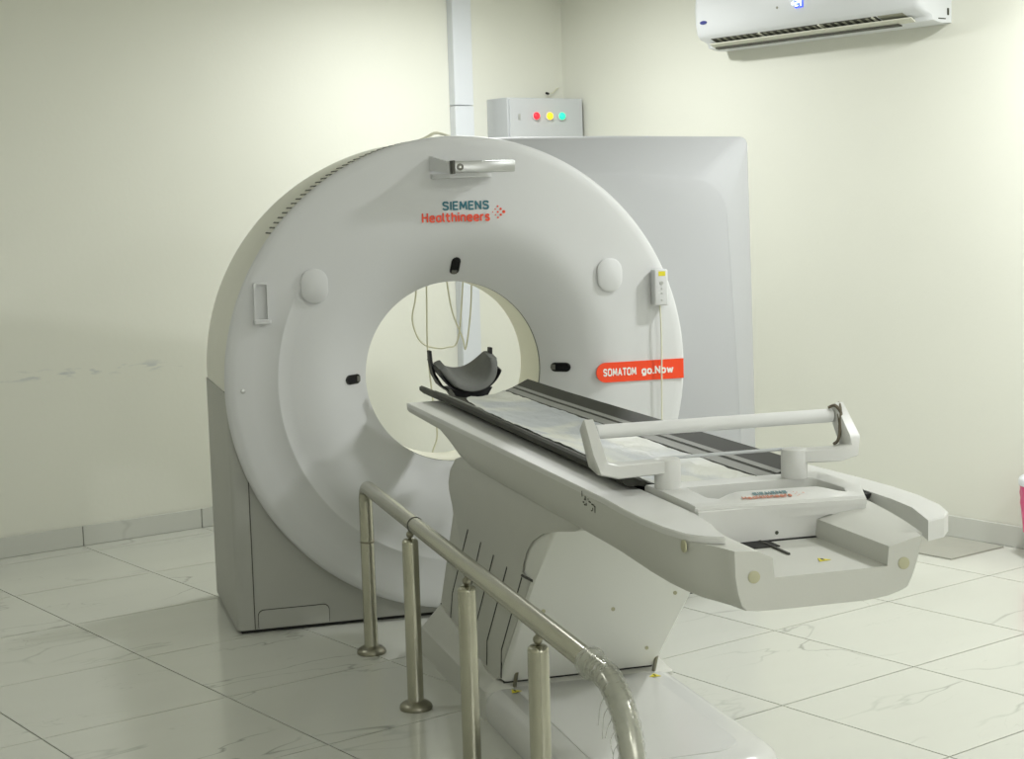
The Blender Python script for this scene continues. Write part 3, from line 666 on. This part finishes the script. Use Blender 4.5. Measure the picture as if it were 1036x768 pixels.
# paper roll holder standing on the tail block
H = thing('roll_holder', 'white two-armed roll holder standing on the foot of the bed', 'holder', (.02, -2.40, .887))
for sx, cx in ((-1, -.140), (1, .190)):
    bm = B(); lathe(bm, [(.031, -.0), (.032, .004), (.032, .066), (.030, .070), (.025, .072)], (cx, -2.40, .8885), 24); obj('post', bm, 'table', H, smooth=35)
    # flat arm: outward then up, leaning back
    x_in, x_out = (cx - sx * .01), (-.318 if sx < 0 else .338)
    ys0 = -2.475; dz = .945
    bm = B()
    pth = [((x_in, -2.40, .942), .024, .026), ((x_out - sx * .040, -2.415, .942), .026, .028), ((x_out - sx * .010, -2.415, .949), .028, .030), ((x_out, -2.405, .968), .028, .028), ((x_out, -2.335, 1.043), .022, .022)]
    rings = []
    P = [Vector(p[0]) for p in pth]
    for i, (p, wd, th_) in enumerate(pth):
        tdir = (P[min(i + 1, 4)] - P[max(i - 1, 0)]).normalized()
        side_ = Vector((0, 1, 0)) - tdir * tdir.y; side_.normalize(); nn = tdir.cross(side_).normalized()
        a, b = side_ * wd, nn * th_ * .6
        P0 = Vector(p)
        rings.append([P0 + a * ca + b * cb for ca, cb in ((-1, -.8), (-.8, -1), (.8, -1), (1, -.8), (1, .8), (.8, 1), (-.8, 1), (-1, .8))])
    loft(bm, rings); obj('arm', bm, 'table', H, smooth=50)
bm = B(); tube(bm, [(-.125, -2.38, .957), (.175, -2.38, .957)], .0042, 10); obj('lower_rod', bm, 'boxm', H, smooth=60)
bm = B(); tube(bm, catmull([(.312, -2.345, 1.046), (.322, -2.36, 1.052), (.330, -2.375, 1.035), (.322, -2.385, 1.01), (.318, -2.39, .985), (.312, -2.39, .968), (.304, -2.385, .960)], 5), .004, 6)
tube(bm, catmull([(.345, -2.335, 1.055), (.335, -2.35, 1.050), (.326, -2.37, 1.03), (.324, -2.38, 1.01), (.330, -2.375, 1.04), (.34, -2.35, 1.055)], 5), .003, 6)
obj('loose_strap', bm, 'strap', H, smooth=60, label='thin tan strap looped at the right end')
bm = B(); tube(bm, [(-.322, -2.345, 1.026), (.338, -2.345, 1.026)], .006, 8); obj('spindle', bm, 'steeld', H, smooth=60)
bm = B(); tube(bm, [(-.299, -2.345, 1.026), (-.297, -2.345, 1.026), (.318, -2.345, 1.026), (.320, -2.345, 1.026)], .017, 28, radii=[.015, .017, .017, .015])
tag(obj('paper_roll', bm, 'roll', None, smooth=40), 'long thin white paper roll held across the foot of the bed', 'paper roll')

# head rest
HR = thing('head_rest', 'grey padded head rest in a black cradle at the far end of the bed', 'head rest', (0, 0, .87))
def trough(bm, x0, r, a0, a1, y0, y1, th_, zc, n=22, rnd=0, tilt=0):
    def ring(y, rr):
        yc = (y0 + y1) / 2; T_ = lambda i: yc + (y - yc) * (1 - rnd * abs(2 * i / n - 1) ** 3)
        o = [(x0 + rr * math.cos(math.radians(a0 + (a1 - a0) * i / n)), T_(i), zc + (T_(i) - y0) * tilt + rr * .95 * math.sin(math.radians(a0 + (a1 - a0) * i / n))) for i in range(n + 1)]
        return o
    rings = []
    for y, k in ((y0, .45), (y0 + .008, .85), (y0 + .02, 1), (y1 - .02, 1), (y1 - .008, .85), (y1, .45)):
        o = ring(y, r + th_ * (k - 1) * .5); i_ = ring(y, r - th_ * .5 - th_ * .5 * k)
        rings.append(o + i_[::-1])
    loft(bm, rings)
bm = B(); trough(bm, -.002, .118, 203, 354, -.13, .13, .028, .984, rnd=.62, tilt=.20); obj('cushion', bm, 'foam', HR, smooth=50)
bm = B(); trough(bm, -.002, .129, 200, 340, -.10, .10, .009, .988, tilt=.2); cr = obj('cradle', bm, 'blackm', HR, smooth=40)
bm = B(); extr_y(bm, [(-.075, .885), (-.045, .838), (.055, .838), (.085, .885)], -.08, .05); obj('cradle_foot', bm, 'blackm', HR)
bm = B(); extr_y(bm, [(-.05, .850), (-.05, .838), (.05, .838), (.05, .850)], -.16, -.06); obj('mounting_tongue', bm, 'black', HR)
for sx in (-1, 1):
    bm = B()
    pts = [(-.124, 1.025), (-.122, .985), (-.112, .935), (-.090, .895), (-.06, .870)]
    rings = []
    for (x, z), wd in zip(pts, (.017, .020, .026, .034, .04)):
        xx = x * (1 if sx < 0 else -.92) - .004
        rings.append([(xx - .005, .03 - wd, z), (xx + .005, .03 - wd, z), (xx + .005, .03 + wd, z), (xx - .005, .03 + wd, z)])
    loft(bm, rings); obj('side_arm', bm, 'blackm', HR, smooth=40)

# ------------------------------------------------------------ stainless handrail
XR = -.475
HRail = thing('handrail', 'low stainless steel handrail with four posts before the table', 'handrail', (XR, -1.6, 0))
ZR = .60
path = [(XR, -.385, .02), (XR, -.385, .53)] + [(XR, -.385 - .055 * (1 - math.cos(a)), .545 + .055 * math.sin(a)) for a in [PI / 2 * k / 7 for k in range(8)]]
path += [(XR, -1.0, ZR), (XR, -2.0, ZR), (XR, -2.80, ZR)]
bend = [(XR, -2.86 - .17 * math.sin(a), .43 + .17 * math.cos(a)) for a in [PI / 2 * k / 10 for k in range(11)]]
path += bend + [(XR, -3.03, .2), (XR, -3.03, .012)]
path[4:10] = path[4:10]
bm = B(); tube(bm, path, .0245, 28); obj('rail_tube', bm, 'steel', HRail, smooth=60)
bm = B(); tube(bm, [(XR, -1.150, ZR), (XR, -1.153, ZR), (XR, -1.158, ZR), (XR, -1.161, ZR)], .0262, 24, radii=[.0245, .0262, .0262, .0245]); obj('joint_ring', bm, 'seam', HRail, smooth=60)
bm = B(); tube(bm, [(XR, -.385, .398), (XR, -.385, .401), (XR, -.385, .405)], .0262, 24, radii=[.0248, .0262, .0248]); obj('weld_ring', bm, 'steeld', HRail, smooth=60)
def flange(y, r=.0245):
    bm = B(); lathe(bm, [(.051, 0), (.052, .006), (.050, .014), (.042, .021), (.032, .026), (r + .001, .029)], (XR, y, 0), 32); return obj('floor_flange', bm, 'steeld', HRail, smooth=40)
flange(-.385); flange(-3.03)
for y in (-1.075, -1.757, -2.405):
    flange(y)
    bm = B(); lathe(bm, [(.0255, .004), (.0255, .530), (.0245, .537), (.019, .542), (.008, .5435)], (XR, y, 0), 28); p = obj('post', bm, 'steel', HRail, smooth=40)
    bm = B(); lathe(bm, [(.0035, .541), (.006, .545), (.0105, .550), (.0118, .556), (.0105, .562), (.0055, .567), (.0055, .570), (.010, .576), (.012, .582)], (XR, y, 0), 16); obj('ball_support', bm, 'steeld', p, smooth=60)
# stretch wrap wound round the end bend
bm = B(); wp = [(XR, -2.775 + .0 * k, ZR) for k in range(1)] + [(XR, -2.80, ZR), (XR, -2.83, ZR)] + bend + [(XR, -3.03, .40), (XR, -3.03, .36), (XR, -3.03, .32), (XR, -3.03, .28), (XR, -3.03, .24)]
wp = catmull(wp, 5); rad = []
for i in range(len(wp)): rad.append(.0280 + .0016 * math.sin(i * 1.7) * random.uniform(.2, 1) + (.006 if i < 7 else 0))
tube(bm, wp, .03, 30, radii=rad)
for v in bm.verts: v.co += Vector((random.uniform(-1, 1), random.uniform(-1, 1), random.uniform(-1, 1))) * .0012
wr = obj('stretch_wrap', bm, 'wrap', HRail, smooth=80, label='clear crinkled plastic wrap')
bm = B()
for k in range(7):
    a = bend[3 + k % 7]; p0 = Vector(a) + Vector((-.026, 0, -.01)); 
    tube(bm, catmull([p0, p0 + Vector((-.008, .004, -.02)), p0 + Vector((-.016 + .01 * random.random(), -.004, -.035 - .03 * random.random()))], 4), .0012, 5)
p0 = Vector((XR - .027, -3.02, .42)); loft(bm, [[p0 + Vector((0, 0, 0)), p0 + Vector((-.004, .01, -.002)), p0 + Vector((-.004, .012, -.004)), p0 + Vector((0, .002, -.003))], [p0 + Vector((-.012, .004, -.07)), p0 + Vector((-.022, .016, -.072)), p0 + Vector((-.022, .018, -.074)), p0 + Vector((-.012, .006, -.073))], [p0 + Vector((-.008, .0, -.15)), p0 + Vector((-.014, .008, -.15)), p0 + Vector((-.014, .010, -.152)), p0 + Vector((-.008, .002, -.152))]])
obj('loose_wrap_ends', bm, 'wrap', wr, smooth=60)

# ------------------------------------------------------------ things on the walls (room coordinates)
TR = thing('cable_trunking', 'white vertical cable trunking on the wall behind the scanner', 'trunking', (-.735, 0, 0), room=True)
bm = B(); box(bm, -.800, -.675, -.055, 0, .097, 2.100, .003, 1); obj('lower_cover', bm, 'trunk', TR, room=True)
bm = B(); box(bm, -.800, -.675, -.055, 0, 2.104, CEIL, .003, 1); obj('upper_cover', bm, 'trunk', TR, room=True)

CB = thing('control_box', 'grey wall-mounted control box with red, yellow and green indicator lamps', 'control box', (-.285, 0, 1.55), room=True)
bm = B(); box(bm, -.548, -.022, -.190, 0, 1.55, 2.140, .004, 1); obj('cabinet', bm, 'boxm', CB, room=True, smooth=30)
bm = B(); box(bm, -.540, -.026, -.202, -.1905, 1.556, 2.136, .003, 1); door = obj('cabinet_door', bm, 'boxm', CB, room=True, smooth=30)
for u, mt, c in ((-.365, 'lr', 'red'), (-.271, 'ly', 'yellow'), (-.184, 'lg', 'green')):
    bm = B(); rings = []
    for r, d in ((.026, 0), (.026, .006), (.020, .008), (.020, .008)): rings.append([(u + r * math.cos(a), -.202 - d, 2.040 + r * math.sin(a)) for a in [2 * PI * k / 20 for k in range(20)]])
    loft(bm, rings); bz_ = obj('lamp_bezel', bm, 'boxm', door, room=True, smooth=30)
for u, mt, c in ((-.365, 'lr', 'red'), (-.271, 'ly', 'yellow'), (-.184, 'lg', 'green')):
    bm = B(); rings = []
    for r, d in ((.020, .006), (.020, .014), (.017, .020), (.010, .024), (.003, .025)): rings.append([(u + r * math.cos(a), -.202 - d, 2.040 + r * math.sin(a)) for a in [2 * PI * k / 20 for k in range(20)]])
    loft(bm, rings); obj('indicator_lamp', bm, mt, CB, room=True, smooth=50, label=c + ' indicator lamp')
bm = B(); box(bm, -.486, -.470, -.2045, -.2015, 2.018, 2.050, .001, 1); obj('lock', bm, 'alu', door, room=True)
WE = thing('loose_wire_end', 'short loose wire end poking out of the wall above the control box', 'wire', (-.125, 0, 2.19), room=True)
bm = B(); tube(bm, catmull([(-.03, .004, 2.212), (-.06, -.012, 2.205), (-.09, -.02, 2.184), (-.135, -.03, 2.176)], 5), .0035, 6); obj('wire', bm, 'cable', WE, room=True)
bm = B(); tube(bm, [(-.131, -.029, 2.1765), (-.150, -.033, 2.180)], .007, 8); obj('wire_tip', bm, 'black', WE, room=True)

# air conditioner on the right wall; local a = distance from wall, s along the wall
AC = thing('air_conditioner', 'white wall-mounted air conditioner with blue lit display above the scanner', 'air conditioner', (0, -2.03, 2.31), room=True)
S0, S1 = -1.33, -2.73
bodyp = [(0, 2.300), (.075, 2.296), (.140, 2.308), (.150, 2.330), (.205, 2.352), (.222, 2.372), (.232, 2.42), (.235, 2.50), (.228, 2.57), (.195, 2.60), (0, 2.605)]
def ac_ring(s, k): return [(-a * k, s, 2.45 + (z - 2.45) * (1 - (1 - k) * .25)) for a, z in bodyp]
bm = B(); loft(bm, [ac_ring(S0, .90), ac_ring(S0 - .012, .97), ac_ring(S0 - .035, 1), ac_ring(S1 + .035, 1), ac_ring(S1 + .012, .97), ac_ring(S1, .90)])
ab = obj('body', bm, 'ac', AC, room=True, smooth=45)
# outlet on the sloping underside between (.150,2.330) and (.205,2.352)
def under(a, z, d=0):   # point on the underside, d below it
    n = Vector((.022, -.055)).normalized(); return (a + n.x * d, z + n.y * d)
def bar_s(name, pts, s0, s1, mt, parent=ab):
    bm = B(); loft(bm, [[(-a, s, z) for a, z in pts] for s in (s0, s1)]); return obj(name, bm, mt, parent, room=True)
out = bar_s('air_outlet', [under(.154, 2.3316, .0), under(.198, 2.3492, .0), under(.198, 2.3492, .0022), under(.154, 2.3316, .0022)], S0 - .09, S1 + .26, 'acd')
bar_s('outlet_end', [under(.154, 2.3316, .0), under(.198, 2.3492, .0), under(.198, 2.3492, .003), under(.154, 2.3316, .003)], S1 + .25, S1 + .11, 'acv')
for s in (S0 - .42, S0 - .80, S1 + .28): bar_s('outlet_divider', [under(.152, 2.3308, 0), under(.199, 2.3496, 0), under(.199, 2.3496, .006), under(.152, 2.3308, .006)], s + .006, s - .006, 'acl', out)
for k in range(22):
    s = S0 - .13 - k * .045
    bar_s('outlet_vane', [under(.156, 2.3324, .002), under(.196, 2.3484, .002), under(.196, 2.3484, .004), under(.156, 2.3324, .004)], s, s - .016, 'acv', out)
bm = B(); loft(bm, [[(-a, s, z) for a, z in [(.162 + .004 * e, 2.3255), (.200 - .006 * e, 2.3405), (.202 - .006 * e, 2.3355), (.162 + .004 * e, 2.3195)]] for s, e in ((S0 - .06, 1), (S0 - .1, 0), (S1 + .14, 0), (S1 + .08, 1))])
for v in bm.verts: v.co.x += .020; v.co.z -= .012
obj('louver', bm, 'acl', ab, room=True, smooth=30)
bar_s('louver_gap', [(.125, 2.3035), (.150, 2.3085), (.150, 2.3035), (.125, 2.2985)], S0 - .07, S1 + .17, 'acd')
# front details
bm = B(); c_ = [(-.2345, -1.405 + .024 * math.cos(a), 2.428 + .009 * math.sin(a)) for a in [2 * PI * k / 20 for k in range(20)]]
loft(bm, [[(x - d, y, z) for x, y, z in c_] for d in (-.004, .0015)]); obj('oval_badge', bm, 'navy', ab, room=True)
bm = B(); box(bm, -.2385, -.232, -2.068, -2.020, 2.432, 2.480, .001, 1); dis = obj('display_window', bm, 'ledb', ab, room=True)
SEG = {'2': 'abged', '4': 'fgbc'}
def seven(ch, s0, z0, w_, h):
    bm = B(); t = .0035
    seg = dict(a=(0, h, w_, h), b=(w_, h / 2, w_, h), c=(w_, 0, w_, h / 2), d=(0, 0, w_, 0), e=(0, 0, 0, h / 2), f=(0, h / 2, 0, h), g=(0, h / 2, w_, h / 2))
    for k in SEG[ch]:
        xa, za, xb, zb = seg[k]; box(bm, -.2400, -.2384, s0 - max(xa, xb) - t / 2, s0 - min(xa, xb) + t / 2, z0 + min(za, zb) - t / 2, z0 + max(za, zb) + t / 2)
    return bm
obj('display_digit', seven('2', -2.026, 2.442, .013, .028), 'led', dis, room=True); obj('display_digit', seven('4', -2.048, 2.442, .013, .028), 'led', dis, room=True)
bm = B(); box(bm, -.2375, -.233, -2.008, -2.000, 2.452, 2.460); obj('status_light', bm, 'led', ab, room=True)
bm = B(); c_ = [(-.2345, -1.905 + .006 * math.cos(a), 2.447 + .006 * math.sin(a)) for a in [2 * PI * k / 12 for k in range(12)]]
loft(bm, [[(x - d, y, z) for x, y, z in c_] for d in (-.004, .0015)]); obj('sensor', bm, 'acv', ab, room=True)
bm = B(); box(bm, -.030, -.018, S1 - .002, S1 + .004, 2.335, 2.365); box(bm, -.09, -.04, S1 - .001, S1 + .004, 2.316, 2.321); obj('side_screw', bm, 'ink', ab, room=True)

# cables hanging behind the scanner, seen through the bore
def cable(pts, label, name='hanging_cable', group=None, r=.0036):
    bm = B(); tube(bm, catmull(pts, 6), r, 7); o = obj(name, bm, 'cable', None, smooth=70); tag(o, label, 'cable', group); return o
cable([(.02, .7485, 1.50), (.015, .80, 1.42), (.008, .80, 1.204), (-.012, .80, 1.10), (.002, .80, 1.028), (.031, .80, .985), (.08, .81, .965), (.14, .83, .962), (.20, .85, 1.0), (.22, .80, 1.3), (.23, .7485, 1.50)], 'pale cable looping low at the left, seen through the bore')
cable([(.05, .7485, 1.55), (.052, .79, 1.45), (.052, .79, 1.223), (.047, .79, .967), (.062, .79, .75), (.076, .79, .591), (.05, .79, .499), (.03, .7485, .30)], 'pale cable hanging straight down behind the head rest, seen through the bore')
cable([(.12, .7485, 1.55), (.13, .80, 1.42), (.147, .80, 1.219), (.167, .80, 1.104), (.205, .80, 1.001), (.217, .80, .954), (.241, .80, 1.088), (.252, .80, 1.232), (.255, .80, 1.42), (.25, .7485, 1.55)], 'pale cable in a narrow V loop, seen through the top of the bore')
cable([(-.03, .60, 1.8235), (.022, .60, 1.842), (.064, .60, 1.862), (.100, .60, 1.857), (.135, .60, 1.84), (.17, .62, 1.815)], 'short cream cable arching over the top of the scanner', 'top_cable', r=.006)

# floor plate by the right wall
bm = B(); box(bm, -.407, -.045, -3.045, -2.62, .0, .007); fpz = obj('floor_plate', bm, 'plate', None, room=True); tag(fpz, 'grey rectangular floor plate beside the right wall', 'floor plate')
# pink-lined pedal bin at the right edge
P0 = (2.498, -.043)
BN = thing('waste_bin', 'small bin with white lid and bright pink liner against the right wall', 'bin', (P0[0], P0[1], 0))
bm = B(); lathe(bm, [(.070, 0), (.074, .004), (.088, .32), (.088, .322)], (P0[0], P0[1], 0), 28); obj('bin_body', bm, 'lid', BN, smooth=40)
bm = B(); n = 40; rings = []
for z, r, amp in ((.12, .084, .002), (.20, .089, .003), (.245, .092, .005), (.285, .093, .005), (.312, .096, .003), (.322, .095, .001)):
    rings.append([(P0[0] + (r + amp * math.sin(9 * 2 * PI * k / n + z * 60)) * math.cos(2 * PI * k / n), P0[1] + (r + amp * math.sin(9 * 2 * PI * k / n + z * 60)) * math.sin(2 * PI * k / n), z) for k in range(n)])
loft(bm, rings); obj('bin_liner', bm, 'pink', BN, smooth=60)
bm = B(); lathe(bm, [(.098, .318), (.102, .322), (.102, .344), (.098, .352), (.080, .362), (.04, .369), (.01, .370)], (P0[0], P0[1], 0), 32); obj('bin_lid', bm, 'lid', BN, smooth=40)
